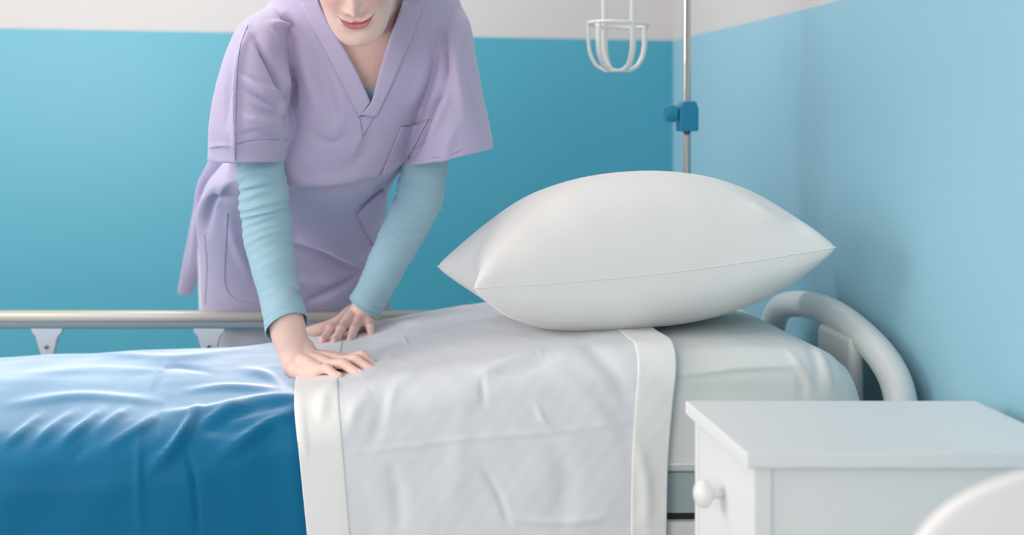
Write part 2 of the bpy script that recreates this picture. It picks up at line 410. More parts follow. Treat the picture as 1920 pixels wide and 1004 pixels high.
# the raised side rail on the far side
RY = 3.262
def rail_bar(z0, z1, y0, y1, xa, xb):
    prof = []
    hz, hy = (z1-z0)/2, (y1-y0)/2; cz, cy = (z0+z1)/2, (y0+y1)/2
    for i in range(32):
        a = 2*math.pi*i/32; c, s = math.cos(a), math.sin(a); e = 2/2.8
        prof.append((cy+hy*math.copysign(abs(c)**e, c), cz+hz*math.copysign(abs(s)**e, s)))
    return ring_loft([[(xa, y, z) for y, z in prof], [(xb, y, z) for y, z in prof]])
rl = MB().add(rail_bar(.733, .7605, RY-.017, RY+.017, -1.15, .36)).build('rail', M['aluminium'], bed)
boxo('rail_channel', (-1.148, .358, RY-.014, RY+.014, .7205, .737), M['channel'], rl, bevel=.004)
MB().add(rail_bar(.46, .49, RY-.012, RY+.012, -1.15, .36)).build('rail', M['aluminium'], bed)
def bracket(x):
    prof = [(-.036, .7215), (.036, .7215), (.034, .7135), (.025, .703), (.021, .690), (.018, .675), (.014, .662), (.004, .657), (-.008, .657), (-.013, .662), (-.019, .680), (-.026, .705), (-.034, .7135)]
    bm = bmesh.new(); vs = [bm.verts.new((x+a, RY-.014, z)) for a, z in prof]; f = bm.faces.new(vs)
    r = bmesh.ops.extrude_face_region(bm, geom=[f]); bmesh.ops.translate(bm, verts=[e for e in r['geom'] if isinstance(e, bmesh.types.BMVert)], vec=(0, .028, 0))
    b = finish('rail_bracket', bm, M['bracket'], bed, bevel=.002)
    bm = bmesh.new(); cyl(bm, (x-.001, RY-.0175, .6805), (x-.001, RY-.013, .6805), .0048, n=20); sc = finish('screw', bm, M['chrome'], b, bevel=.001)
    bm = bmesh.new(); box(bm, x-.014, x+.012, RY-.008, RY+.008, .47, .667)
    finish('rail_post', bm, M['grey_metal'], bed, bevel=.002)
for px in (90, 393, -230): bracket(P(px, 640, RY).x)

# ------------------------------------------------------------------ blue cover
nx = 230; rows = []
for x in np.linspace(-1.21, -.02, nx):
    rows.append([(x, y, z) for y, z in profile(x, .0165, float(np.interp(x, [-.3, .1], [.095, .075])), .33, .60)])
G = np.array(rows); N = grid_normals(G)
if N[nx//2, 60, 2] < 0: N = -N
X_, Y_, Z_ = G[..., 0], G[..., 1], G[..., 2]
front = np.clip((YF+.30-Y_)/.30, 0, 1)*np.clip((Z_-.40)/.25, 0, 1)
far = np.clip((Y_-(YF+.25))/.4, 0, 1)
d = .003*wob(X_*1.1, Y_*.7+Z_, 1.2, 2.0) + .0022*front*np.sin(X_*62+Y_*30+3*np.sin(X_*9))*np.clip(np.sin(X_*5+1)+.5, 0, 1)
d += .004*far*np.sin(X_*8+.5)*np.clip((Z_-.6)/.05, 0, 1)
d += .004*np.sin(X_*11+.7*np.sin(Z_*9))*np.clip((.62-Z_)/.15, 0, 1)
nz = np.array([noise.noise(V((a*3.0, b*6, 1.5)))+.35*noise.noise(V((a*7+b*5, b*14, 4.5))) for a, b in zip(X_.ravel(), Y_.ravel())]).reshape(X_.shape)
d += .0032*nz*np.clip((Y_-2.44)/.08, 0, 1)
nz = np.array([noise.noise(V((a*9-c*4, c*3.5, 7.5))) for a, c in zip(X_.ravel(), Z_.ravel())]).reshape(X_.shape)
d += .005*nz*np.clip((.66-Z_)/.1, 0, 1)*np.clip((YF+.1-Y_)/.05, 0, 1)
d = np.maximum(d, -.004)
G = G+N*d[..., None]
blue_folds = [([(556, 776), (500, 800), (440, 838), (405, 856)], .009, 9), ([(370, 770), (345, 815), (318, 850), (280, 880)], .010, 9),
    ([(372, 800), (420, 806), (470, 796)], -.006, 12), ([(470, 765), (430, 772), (395, 790), (370, 806)], .007, 8),
    ([(560, 742), (500, 748), (440, 760), (380, 772), (300, 778)], .005, 7), ([(556, 752), (480, 768), (410, 790)], -.006, 8),
    ([(300, 775), (270, 800), (240, 818), (190, 848)], .005, 8), ([(240, 770), (200, 800), (150, 846)], .007, 8), ([(190, 772), (160, 800), (110, 838)], .006, 8),
    ([(215, 790), (178, 820), (140, 858)], -.006, 8), ([(140, 775), (100, 805), (60, 840)], .005, 8), ([(80, 780), (40, 815), (5, 840)], .005, 8),
    ([(262, 800), (260, 880), (262, 1000)], .0025, 6), ([(345, 838), (362, 890), (372, 1000)], -.004, 5), ([(300, 765), (296, 790), (298, 812)], -.003, 5),
    ([(300, 694), (340, 690), (400, 700)], -.003, 5), ([(310, 675), (300, 700), (285, 730)], .003, 4), ([(60, 702), (180, 694), (330, 700)], .003, 7),
    ([(350, 735), (430, 728), (540, 735)], .004, 6), ([(450, 695), (500, 705), (530, 730)], .004, 7), ([(20, 760), (150, 745), (300, 755)], .004, 8), ([(200, 665), (330, 672), (480, 655)], .004, 6)]
G = folds(G, N, [(a, b*1.5, c) for a, b, c in blue_folds], lo=-.006)
k_ = np.clip((-.045-X_)/.06, 0, 1)[..., None]; G = G*k_+np.array(rows)*(1-k_)
me = mesh(*grid_mesh(G)); bc = link('bed_cover', me, M['blue_cloth'])
s_ = bc.modifiers.new('s', 'SOLIDIFY'); s_.thickness = .002; s_.offset = 0
tag(bc, 'shiny blue bed cover draped over the foot half of the bed', 'bed cover')

# ------------------------------------------------------------------ white draw sheet with hems
nx = 240; rows = []
prof0 = None
for i in range(nx):
    u = i/(nx-1); row = []
    xm = -.1+.645*u
    pr = profile(xm, .0185+.004*max(0, (.1-xm)/.2), float(np.interp(xm, [-.1, .1], [.085, .06])), .39, .62, n_top=110, n_f=90)
    for (y, z) in pr:
        drop = np.clip((ztop(xm)-z)/.3, 0, 1)
        xl = -.097+.03*drop+.004*math.sin(y*9); xr = .545-.02*drop-.004*math.sin(z*12)
        row.append((xl+(xr-xl)*u, y-.010*drop*(1-u)*0, z))
    rows.append(row)
G = np.array(rows); N = grid_normals(G)
if N[nx//2, 60, 2] < 0: N = -N
X_, Y_, Z_ = G[..., 0], G[..., 1], G[..., 2]
hang = np.clip((.74-Z_)/.12, 0, 1); top = np.clip((Y_-2.5)/.1, 0, 1)
d = .002*wob(X_, Y_+Z_, 1.6, 5.0)+.0022*hang*np.sin(X_*19+1.2*np.sin(Z_*11))+.0008*wob(X_*1.3, Z_*1.2+Y_, 4.5, 1.0)
G = G+N*d[..., None]
sheet_folds = [([(1010, 664), (960, 678), (910, 695), (905, 712)], .006, 9), ([(1040, 672), (980, 690), (925, 700)], -.006, 8), ([(905, 700), (904, 730), (908, 760)], -.003, 7),
    ([(1005, 760), (1020, 790), (1042, 806)], .003, 6), ([(640, 720), (610, 745), (600, 790)], .004, 12), ([(700, 735), (668, 765), (655, 800)], .005, 11), ([(735, 735), (715, 775), (700, 830)], -.003, 13),
    ([(645, 852), (760, 838), (880, 822), (1020, 812), (1180, 792)], .0012, 5), ([(905, 880), (935, 930), (955, 985)], -.0035, 7), ([(955, 975), (1060, 980), (1150, 968)], .002, 8),
    ([(760, 650), (700, 690), (660, 705)], .004, 10), ([(850, 612), (760, 640), (690, 668)], .0035, 9), ([(755, 632), (765, 650)], .002, 3), ([(600, 668), (680, 655), (780, 640)], -.003, 8),
    ([(1090, 640), (1150, 700), (1180, 760)], -.004, 16), ([(1060, 720), (1120, 770), (1170, 840)], .003, 18), ([(1190, 820), (1210, 900), (1212, 1000)], .003, 12),
    ([(700, 600), (760, 606), (830, 590)], .004, 6), ([(790, 690), (740, 730), (725, 790)], .003, 10), ([(560, 735), (566, 800), (578, 900)], .003, 12), ([(870, 740), (860, 850), (850, 960)], .002, 22),
    ([(1040, 830), (1060, 900), (1050, 1000)], -.003, 22), ([(730, 860), (745, 920), (750, 1000)], -.003, 15)]
G = folds(G, N, [(a, b*1.5, c) for a, b, c in sheet_folds], lo=-.006)
k_ = np.clip((.03-X_)/.05, 0, 1)[..., None]; G_0 = np.array(rows)+N*.0015; d_ = ((G-G_0)*N).sum(-1, keepdims=True); G = G-N*np.minimum(d_, 0)*k_
N2 = grid_normals(G)
if N2[nx//2, 60, 2] < 0: N2 = -N2
me = mesh(*grid_mesh(G)); ds = link('draw_sheet', me, M['sheet'])
s_ = ds.modifiers.new('s', 'SOLIDIFY'); s_.thickness = .0012; s_.offset = 0
tag(ds, 'white draw sheet with broad hems hanging over the middle of the bed', 'sheet')
for a, b in ((0, 29), (nx-25, nx)):
    Hm = G[a:b]+N2[a:b]*.0012
    # rolled inner stitch edge
    e = 0 if a else -1
    Hm[e] -= N2[a:b][e]*.0008
    ho = link('hem', mesh(*grid_mesh(Hm)), M['hem'], ds)
    s_ = ho.modifiers.new('s', 'SOLIDIFY'); s_.thickness = .0015; s_.offset = 0

# ------------------------------------------------------------------ pillow
def make_pillow():
    n = 120
    FL = P(888, 541, 2.50); FR = P(1567, 464, 2.53); BL = P(820, 500, 2.93); BR = P(1500, 452, 3.0)
    top = []; bot = []
    us = .5-.5*np.cos(np.linspace(0, math.pi, n)); us = .35*us+.65*np.linspace(0, 1, n)
    nrm = (FR-FL).cross(BL-FL).normalized()
    for side in (1, -1):
        rows = []
        for u in us:
            row = []
            for v in us:
                # edges of a stuffed case bow inwards between its corners
                bu = 1-(2*u-1)**2; bv = 1-(2*v-1)**2
                uu = u+(.5-u)*.12*bv*abs(2*u-1); vv = v+(.5-v)*.10*bu*abs(2*v-1)
                p = FL*(1-uu)*(1-vv)+FR*uu*(1-vv)+BL*(1-uu)*vv+BR*uu*vv
                bu0 = max(0, bu); bv0 = max(0, bv)
                edge = (bu0**.50)*(bv0**.40)
                skew = 1-.12*(2*u-1)*side
                if side > 0: h = .160*edge*(1-.04*(2*u-1))*(1+.06*math.cos(2.2*(u-.5)))
                else: h = -.118*min(1.0, edge*1.1)**.9*(1+.1*(.5-u))
                h += .0012*math.sin(u*40+v*9)*edge*(1-edge)*2
                droop = -.022*math.sin(math.pi*u)*(1-bv0)*(1 if v < .5 else .3)
                q = p+nrm*h+V((0, 0, droop*.6)); floor_ = ztop(q.x)+.019
                if side < 0 and q.z < floor_: q.z = floor_
                row.append(q)
            rows.append(row)
        (top if side > 0 else bot).append(rows)
    G1 = np.array([[tuple(p) for p in r] for r in top[0]]); G2 = np.array([[tuple(p) for p in r] for r in bot[0]])
    pf = [([(905, 530), (930, 470), (1000, 410)], .004, 22), ([(900, 555), (960, 600), (1020, 622)], .003, 14), ([(1400, 375), (1440, 400), (1480, 410)], .004, 8),
          ([(1480, 395), (1520, 430), (1560, 462)], .003, 10), ([(930, 400), (890, 470), (880, 520)], -.004, 10), ([(840, 470), (860, 505), (880, 530)], -.003, 7), ([(1500, 440), (1400, 450), (1300, 470)], -.002, 14)]
    outs = []
    for Gx, sg in ((G1, 1), (G2, -1)):
        Nn = grid_normals(Gx); 
        if (Nn[n//2, n//2, 2] > 0) != (sg > 0): Nn = -Nn
        outs.append(folds(Gx, Nn, pf))
    G1, G2 = outs
    # weld the boundary
    E = (G1+G2)/2
    for sl in ((0, slice(None)), (-1, slice(None)), (slice(None), 0), (slice(None), -1)):
        G1[sl] = E[sl]; G2[sl] = E[sl]
    v1, f1 = grid_mesh(G1); v2, f2 = grid_mesh(G2); k = len(v1)
    me = mesh(np.vstack([v1, v2]), f1+[tuple(i+k for i in q[::-1]) for q in f2])
    bm = bmesh.new(); bm.from_mesh(me); bmesh.ops.remove_doubles(bm, verts=bm.verts, dist=1e-5); bmesh.ops.recalc_face_normals(bm, faces=bm.faces); bm.to_mesh(me); bm.free()
    o = link('pillow', me, M['pillow'])
    tag(o, 'plump white pillow lying askew on the head end of the bed', 'pillow')
    path = [V(p) for p in E[:, 0]] + [V(p) for p in E[-1, 1:]] + [V(p) for p in E[::-1, -1][1:]] + [V(p) for p in E[0, ::-1][1:]]
    MB().tube(path, .0013, seg=6).build('seam', M['hem'], o)
    return o
make_pillow()

# ------------------------------------------------------------------ nightstand
ns = empty('nightstand', (0, 0, 0), 'white wooden nightstand with round knob beside the head of the bed', 'nightstand')
NX0, NX1, NY0, NY1, NZ = .510, .955, 1.862, 2.205, .765
boxo('top', (NX0, NX1, NY0, NY1, NZ-.021, NZ), M['white_paint'], ns, bevel=.003)
bx0, bx1, by0, by1 = NX0+.013, NX1-.008, NY0+.012, NY1-.008
bm = bmesh.new()
for b in ((bx0, bx0+.024, by0, by0+.02, .03, NZ-.021), (bx1-.024, bx1, by0, by0+.02, .03, NZ-.021), (bx0, bx0+.02, by1-.02, by1, .03, NZ-.021), (bx1-.024, bx1, by1-.02, by1, .03, NZ-.021),
          (bx0+.024, bx1-.024, by0+.004, by0+.016, .08, NZ-.021), (bx0+.02, bx1-.024, by1-.016, by1-.004, .08, NZ-.021), (bx1-.014, bx1-.004, by0+.02, by1-.02, .08, NZ-.021),
          (bx0+.004, bx1-.01, by0+.01, by1-.01, .08, .10), (bx0+.006, bx0+.018, by0+.02, by1-.02, .08, .10)): box(bm, *b)
finish('body', bm, M['white_paint'], ns, bevel=.0015)
do = boxo('door', (bx0+.001, bx0+.018, by0+.022, by1-.022, .105, NZ-.025), M['white_paint'], ns, bevel=.002)
def knob(par, y, z, sc=1):
    prof = [(0, .006), (.012, .0065), (.018, .010), (.022, .018), (.030, .0205), (.038, .017), (.042, .009), (.0435, .001)]
    rings = []
    for (a, r) in prof: rings.append([(bx0+.002-a*sc, y+r*sc*math.cos(2*math.pi*j/24), z+r*sc*math.sin(2*math.pi*j/24)) for j in range(24)])
    MB().add(ring_loft(rings)).build('knob', M['white_paint'], par)
knob(do, 2.03, .668)

# ------------------------------------------------------------------ chair at the lower right
ch = empty('chair', (0, 0, 0), 'white moulded plastic chair with rounded back in the near right corner', 'chair')
def chair():
    cx, cy = .738, 1.33; W, top_z, seat_z = .228, .893, .44
    n = 64; rows = []
    for i in range(n+1):        # up the back
        t = 1-(1-i/n)**1.6; z = seat_z+.01+(top_z-seat_z-.01)*t; zz = max(0, (z-(top_z-.12))/.12)
        hw = W*(1-min(zz, 1)**2.3)**(1/2.3); y = cy+.05*(1-t)**2-.03*t
        rows.append([(cx+hw*s, y+.02*(abs(s)*hw/W)**2.2, z) for s in np.linspace(-1, 1, 25)])
    G = np.array(rows); G[-1] = G[-1]*.001+np.array([cx, cy-.03, top_z])*.999
    o = link('backrest', mesh(*grid_mesh(G)), M['chair_plastic'], ch); s = o.modifiers.new('s', 'SOLIDIFY'); s.thickness = .012; s.offset = 0
    b = o.modifiers.new('sub', 'SUBSURF'); b.levels = 1; b.render_levels = 1
    rows = []
    for i in range(25):
        t = i/24; y = cy+.03+.36*t; hw = .222*(1-.06*t)*(1-max(0, (t-.75)/.25)**3*.25)
        z = seat_z+.03*(1-t)**4-.012*math.sin(math.pi*t)
        rows.append([(cx+hw*s, y, z+.012*abs(s)**3) for s in np.linspace(-1, 1, 25)])
    o = link('seat', mesh(*grid_mesh(np.array(rows))), M['chair_plastic'], ch); s = o.modifiers.new('s', 'SOLIDIFY'); s.thickness = .012; s.offset = 0
    for sx in (-1, 1):
        for (ya, yb) in ((cy+.07, cy+.03), (cy+.33, cy+.37)):
            MB().tube([(cx+sx*.14, ya, seat_z-.012), (cx+sx*.19, yb, .016)], [.016, .012], seg=16).build('leg', M['wood'], ch)
chair()

# ------------------------------------------------------------------ infusion pole and bottle basket
PYD = 3.245
pole = empty('infusion_pole', (0, 0, 0), 'chrome infusion pole with blue clamp behind the pillow', 'infusion pole')
px_ = P(1288, 160, PYD).x
bm = bmesh.new(); cyl(bm, (px_, PYD, 0), (px_, PYD, 1.72), .0085, n=24); finish('tube', bm, M['chrome'], pole, smooth=True)
bm = bmesh.new(); cyl(bm, (px_, PYD, 0), (px_, PYD, .035), .07, .05, n=32); cyl(bm, (px_, PYD, .035), (px_, PYD, .9), .0125, n=24); finish('outer_tube', bm, M['chrome'], pole, smooth=False, bevel=.001)
HKX = P(1159, 40, PYD-.02).x
MB().add(smooth_tube([(px_, PYD, 1.70), (px_-.03, PYD, 1.715), (HKX+.03, PYD-.012, 1.715), (HKX, PYD-.02, 1.715), (HKX-.016, PYD-.02, 1.722), (HKX-.02, PYD-.02, 1.74)], .004, n=6, seg=12)).build('hook', M['chrome'], pole)
MB().add(smooth_tube([(px_, PYD, 1.70), (px_+.03, PYD, 1.715), (px_+.10, PYD, 1.715), (px_+.125, PYD, 1.722), (px_+.13, PYD, 1.74)], .004, n=6, seg=12)).build('hook', M['chrome'], pole)
# blue clamp body: tapered upper shoulder, block below
cz = P(1288, 218, PYD).z; k = PYD/FPX
bm = bmesh.new()
def poly_prism(bm, pts, y0, y1):
    vs = [bm.verts.new((a, y0, b)) for a, b in pts]; f = bm.faces.new(vs); r = bmesh.ops.extrude_face_region(bm, geom=[f])
    bmesh.ops.translate(bm, verts=[e for e in r['geom'] if isinstance(e, bmesh.types.BMVert)], vec=(0, y1-y0, 0))
poly_prism(bm, [(px_-.022, cz-.034), (px_+.022, cz-.034), (px_+.022, cz+.018), (px_+.016, cz+.034), (px_-.012, cz+.034), (px_-.022, cz+.020)], PYD-.022, PYD+.02)
cl = finish('clamp', bm, M['blue_plastic'], pole, bevel=.005, seg=3); cl['label'] = 'blue plastic clamp'
bm = bmesh.new(); cyl(bm, (px_-.020, PYD-.006, cz+.004), (px_-.030, PYD-.008, cz+.004), .010, n=24)
cyl(bm, (px_-.028, PYD-.008, cz+.006), (px_-.050, PYD-.012, cz+.006), .0205, .018, n=32); finish('clamp_knob', bm, M['blue_plastic'], cl, bevel=.005, seg=3)

bk = empty('bottle_basket', (0, 0, 0), 'white plastic bottle basket hanging beside the chrome pole', 'bottle basket')
bcx, bcy = HKX, PYD-.02; zr = P(1159, 46, bcy).z; zb = P(1159, 133, bcy).z; R_ = .0655
def ribbon(pts, wd, th, outv):
    rings = []
    for i, p in enumerate(pts):
        p = V(p); t = (V(pts[min(i+1, len(pts)-1)])-V(pts[max(i-1, 0)])).normalized(); o_ = V(outv); o_ = (o_-t*o_.dot(t)).normalized(); s = t.cross(o_)
        rings.append([p+s*(wd/2*a)+o_*(th/2*b) for a, b in ((1, .6), (.85, 1), (-.85, 1), (-1, .6), (-1, -.6), (-.85, -1), (.85, -1), (1, -.6))])
    return ring_loft(rings)
rim = [(bcx+R_*math.cos(a), bcy+R_*math.sin(a), zr+.004*math.cos(a+2.6)) for a in np.linspace(0, 2*math.pi, 49)]
MB().add(tube_data(rim, [.0042]*49, seg=10)).build('rim', M['white_plastic'], bk)
for az, up in ((16, 0), (-71, 1), (107, 1), (-141, 0), (168, 0)):
    a = math.radians(az); c, s = math.cos(a), math.sin(a); pts = []
    hgt = zr-zb
    if up: pts += [(bcx+.27*R_*c, bcy+.10*R_*s, 1.706), (bcx+.33*c*R_, bcy+.2*R_*s, 1.69), (bcx+R_*c, bcy+.6*R_*s, 1.60), (bcx+R_*c, bcy+R_*s, 1.50)] if False else [(bcx+R_*c, bcy+R_*s*.3, 1.70), (bcx+R_*c, bcy+R_*s*.6, 1.60), (bcx+R_*c, bcy+R_*s*.97, 1.50)]
    pts += [(bcx+R_*c, bcy+R_*s, zr)]
    pts += [(bcx+R_*c*.995, bcy+R_*s*.995, zr-hgt*.4), (bcx+R_*c*.93, bcy+R_*s*.93, zr-hgt*.65), (bcx+R_*c*.74, bcy+R_*s*.74, zr-hgt*.87), (bcx+R_*c*.5, bcy+R_*s*.5, zb+.004), (bcx+R_*c*.3, bcy+R_*s*.3, zb+.001)]
    pts = [tuple(r) for r in catmull(pts, 6)]
    MB().add(ribbon(pts, .0125, .0075, (c, s, .001))).build('strap', M['white_plastic'], bk)
bm = bmesh.new(); cyl(bm, (bcx, bcy, zb-.003), (bcx, bcy, zb+.004), R_*.5, n=32); finish('bottom_plate', bm, M['white_plastic'], bk, bevel=.002)
boxo('hanger', (bcx-.028, bcx+.026, bcy-.030, bcy+.030, 1.700, 1.707), M['white_plastic'], bk, bevel=.002)

# ------------------------------------------------------------------ the woman
nurse = empty('person', (0, 0, 0), 'person in lavender scrubs over light blue sleeves smoothing the bed sheet with both hands', 'person')

def voxel(vfs, size, smooth=2, fac=.5):
    mb = MB()
    for vf in vfs: mb.add(vf)
    me = mesh(mb.v, mb.f); bm = bmesh.new(); bm.from_mesh(me); bmesh.ops.recalc_face_normals(bm, faces=bm.faces); bm.to_mesh(me); bm.free()
    o = bpy.data.objects.new('tmp', me); COL.objects.link(o)
    r = o.modifiers.new('r', 'REMESH'); r.mode = 'VOXEL'; r.voxel_size = size; r.adaptivity = 0
    if smooth:
        s = o.modifiers.new('s', 'SMOOTH'); s.iterations = smooth; s.factor = fac
    dg = bpy.context.evaluated_depsgraph_get()
    out = bpy.data.meshes.new_from_object(o.evaluated_get(dg)); bpy.data.objects.remove(o)
    return out
def get_co(me):
    n = len(me.vertices); a = np.empty(n*3); me.vertices.foreach_get('co', a); b = np.empty(n*3); me.vertices.foreach_get('normal', b)
    return a.reshape(-1, 3), b.reshape(-1, 3)
def set_co(me, a): me.vertices.foreach_set('co', a.ravel()); me.update()

def slab(sections, n_ring=48, e=2.5, nsub=6):
    """horizontal slices: (py, px_left, px_right, D_front, D_back[, tilt])"""
    rows = []
    for s in sections:
        py, xl, xr, df, db = s[:5]; tilt = s[5] if len(s) > 5 else 0
        Dm = (df+db)/2; pl = P(xl, py, Dm); pr = P(xr, py+0, Dm)
        rows.append((pl.z, pl.x, pr.x, df, db, tilt*Dm/FPX, s[6] if len(s) > 6 else e))
    rows = catmull(rows, nsub); rings = []
    for z, x0, x1, y0, y1, tl, ee in rows:
        ring = []
        for j in range(n_ring):
            a = 2*math.pi*j/n_ring; c, s = math.cos(a), math.sin(a)
            u = math.copysign(abs(c)**(2/ee), c); v = math.copysign(abs(s)**(2/ee), s)
            ring.append(((x0+x1)/2+(x1-x0)/2*u, (y0+y1)/2+(y1-y0)/2*v, z+tl*u))
        rings.append(ring)
    return ring_loft(rings)

TORSO = [(-108, 640, 742, 2.86, 2.95), (-98, 590, 785, 2.80, 2.99), (-55, 545, 825, 2.74, 3.05), (0, 508, 858, 2.695, 3.11), (60, 478, 868, 2.675, 3.17), (150, 482, 850, 2.665, 3.25),
         (230, 470, 806, 2.685, 3.32), (300, 425, 766, 2.73, 3.40), (335, 396, 740, 2.78, 3.44), (362, 384, 728, 2.90, 3.47), (400, 374, 722, 3.02, 3.49),
         (450, 372, 724, 3.12, 3.52), (510, 376, 728, 3.22, 3.56), (565, 378, 732, 3.295, 3.60), (600, 376, 735, 3.31, 3.62)]
SL = [(15, 500, 580, 2.76, 2.95), (45, 456, 560, 2.68, 2.98), (90, 432, 550, 2.61, 2.99), (140, 416, 552, 2.575, 2.96), (190, 403, 556, 2.56, 2.92), (240, 395, 552, 2.56, 2.90), (285, 393, 536, 2.585, 2.90), (300, 392, 532, 2.59, 2.89),
      (298, 398, 526, 2.60, 2.88), (270, 402, 522, 2.60, 2.88)]
SR = [(10, 795, 862, 2.80, 3.0), (50, 790, 880, 2.74, 3.02), (110, 790, 890, 2.70, 3.02), (180, 782, 902, 2.68, 3.01), (240, 772, 914, 2.68, 3.00, 8), (282, 764, 921, 2.69, 2.98, 14), (292, 764, 921, 2.69, 2.98, 17),
      (290, 770, 914, 2.70, 2.97, 17), (262, 774, 910, 2.70, 2.97, 12)]
def sleeve(sec, cut):
    return slab(sec, e=2.3)
BACKP = [(285, 398, 450, 3.10, 3.20), (330, 379, 440, 3.18, 3.26), (370, 366, 430, 3.26, 3.33), (450, 351, 402, 3.38, 3.43), (510, 340, 378, 3.47, 3.505), (545, 334, 362, 3.52, 3.545), (552, 336, 360, 3.525, 3.54)]
tunic_me = voxel([slab(TORSO, n_ring=96), sleeve(SL, 0), sleeve(SR, 0), slab(BACKP, n_ring=48, e=2.2)], .0036, smooth=2)
co_, nn_ = get_co(tunic_me)
bvh0 = BVHTree.FromPolygons([tuple(v) for v in co_], [tuple(p.vertices) for p in tunic_me.polygons])
tunic_folds = [
    # sleeve, viewer's left: ridge along the seam and the drag folds into the armpit
    ([(468, 50), (450, 110), (443, 180), (441, 300)], .006, 7), ([(478, 70), (510, 120), (535, 175), (543, 200)], -.012, 8), ([(545, 170), (541, 215), (533, 245)], -.010, 7),
    ([(540, 180), (500, 168), (450, 140)], .005, 8), ([(535, 205), (500, 185), (460, 165)], -.005, 6), ([(533, 240), (500, 228), (455, 215)], .006, 9), ([(540, 222), (500, 208), (470, 195)], -.004, 6), ([(530, 262), (490, 250), (450, 252)], -.004, 7),
    ([(425, 75), (412, 150), (405, 220), (400, 290)], .003, 10), ([(436, 80), (428, 160), (424, 240)], -.004, 6), ([(393, 276), (415, 272), (440, 276)], .002, 4), ([(443, 268), (490, 262), (538, 262)], -.0012, 3),
    ([(505, 45), (540, 50), (560, 65)], .005, 8), ([(520, 20), (545, 45), (560, 62)], -.006, 6), ([(475, 45), (500, 60), (520, 90)], .005, 10),
    ([(545, 125), (554, 180), (547, 240), (537, 264)], -.010, 3.5), ([(530, 110), (538, 170), (532, 240)], .006, 8), ([(826, 160), (805, 208), (793, 250), (764, 298)], -.009, 4), ([(840, 180), (822, 225), (800, 270)], .006, 9),
    # chest
    ([(560, 60), (575, 130), (600, 220)], .006, 16), ([(595, 90), (610, 160), (640, 230)], -.005, 16), ([(625, 160), (640, 220), (610, 270)], .004, 14), ([(580, 250), (620, 268), (650, 255)], -.004, 10),
    ([(700, 250), (680, 290), (640, 320)], -.004, 14), ([(678, 245), (668, 270), (660, 300)], .003, 8), ([(800, 90), (790, 150), (765, 210)], .005, 14), ([(830, 60), (835, 130), (822, 180)], -.010, 8),
    ([(828, 170), (805, 210), (795, 250), (765, 300)], -.012, 7), ([(850, 80), (858, 150), (870, 220)], .004, 10), ([(872, 95), (885, 170), (905, 250)], -.004, 7), ([(860, 230), (840, 270), (830, 310)], .003, 10),
    # belly, below the overhang of the chest
    ([(545, 362), (620, 352), (690, 345), (722, 338)], -.010, 9), ([(545, 340), (620, 338), (700, 325)], .006, 12),
    ([(548, 462), (600, 480), (650, 502), (690, 512)], -.012, 9), ([(550, 440), (610, 455), (670, 485), (705, 480)], .012, 15), ([(720, 350), (700, 375), (668, 400)], -.009, 6), ([(725, 375), (700, 400), (690, 440)], .006, 10),
    ([(580, 565), (620, 550), (680, 515)], -.007, 8), ([(560, 520), (600, 530), (640, 525)], .005, 10), ([(430, 370), (400, 375), (390, 410), (388, 440)], -.008, 8), ([(420, 345), (395, 360), (375, 400), (365, 450)], .006, 9),
    ([(445, 330), (420, 350), (405, 385)], .004, 8), ([(430, 400), (440, 450), (470, 520)], .003, 12), ([(380, 300), (375, 340), (366, 380)], .004, 9), ([(360, 400), (352, 460), (345, 520)], -.003, 6)]
nw = np.array([noise.noise(V(v)*5.0)+.5*noise.noise(V(v)*11.0) for v in co_])
co2 = folds(co_, nn_, [(a, b*(2.1 if k_ < 13 else 1.6), c*.85) for k_, (a, b, c) in enumerate(tunic_folds)])+nn_*(nw*.003)[:, None]
set_co(tunic_me, co2)
tunic = link('scrub_top', tunic_me, M['lavender'], nurse)
bvh = BVHTree.FromPolygons([tuple(v) for v in co2], [tuple(p.vertices) for p in tunic_me.polygons])
def on_tunic(px, py, lift=.001):
    d = ray(px, py).normalized(); h, n, i, dist = bvh.ray_cast(V((0, 0, H)), d)
    if h is None: return P(px, py, 2.75), V((0, -1, 0))
    return h+n*lift, n
# V neck opening cut out of the top
VN = [(560, -80), (583, -30), (598, 8), (620, 50), (648, 96), (672, 141), (690, 180), (696, 196), (704, 165), (718, 110), (735, 60), (755, 5), (772, -30), (800, -80)]
bm = bmesh.new(); fr = [bm.verts.new(P(a, b, 2.35)) for a, b in VN]; bk_ = [bm.verts.new(P(a, b, 2.735)) for a, b in VN]
bm.faces.new(fr); bm.faces.new(bk_[::-1])
for i in range(len(VN)): j = (i+1) % len(VN); bm.faces.new((fr[i], bk_[i], bk_[j], fr[j]))
bmesh.ops.recalc_face_normals(bm, faces=bm.faces); cm = bpy.data.meshes.new('cut'); bm.to_mesh(cm); bm.free()
co_obj = bpy.data.objects.new('cut', cm); COL.objects.link(co_obj)
bo = tunic.modifiers.new('b', 'BOOLEAN'); bo.object = co_obj; bo.operation = 'DIFFERENCE'; bo.solver = 'EXACT'
dg = bpy.context.evaluated_depsgraph_get()
nm = bpy.data.meshes.new_from_object(tunic.evaluated_get(dg)); tunic.modifiers.clear(); tunic.data = nm
bpy.data.objects.remove(co_obj); nm.shade_smooth()
nm.set_sharp_from_angle(angle=math.radians(50))

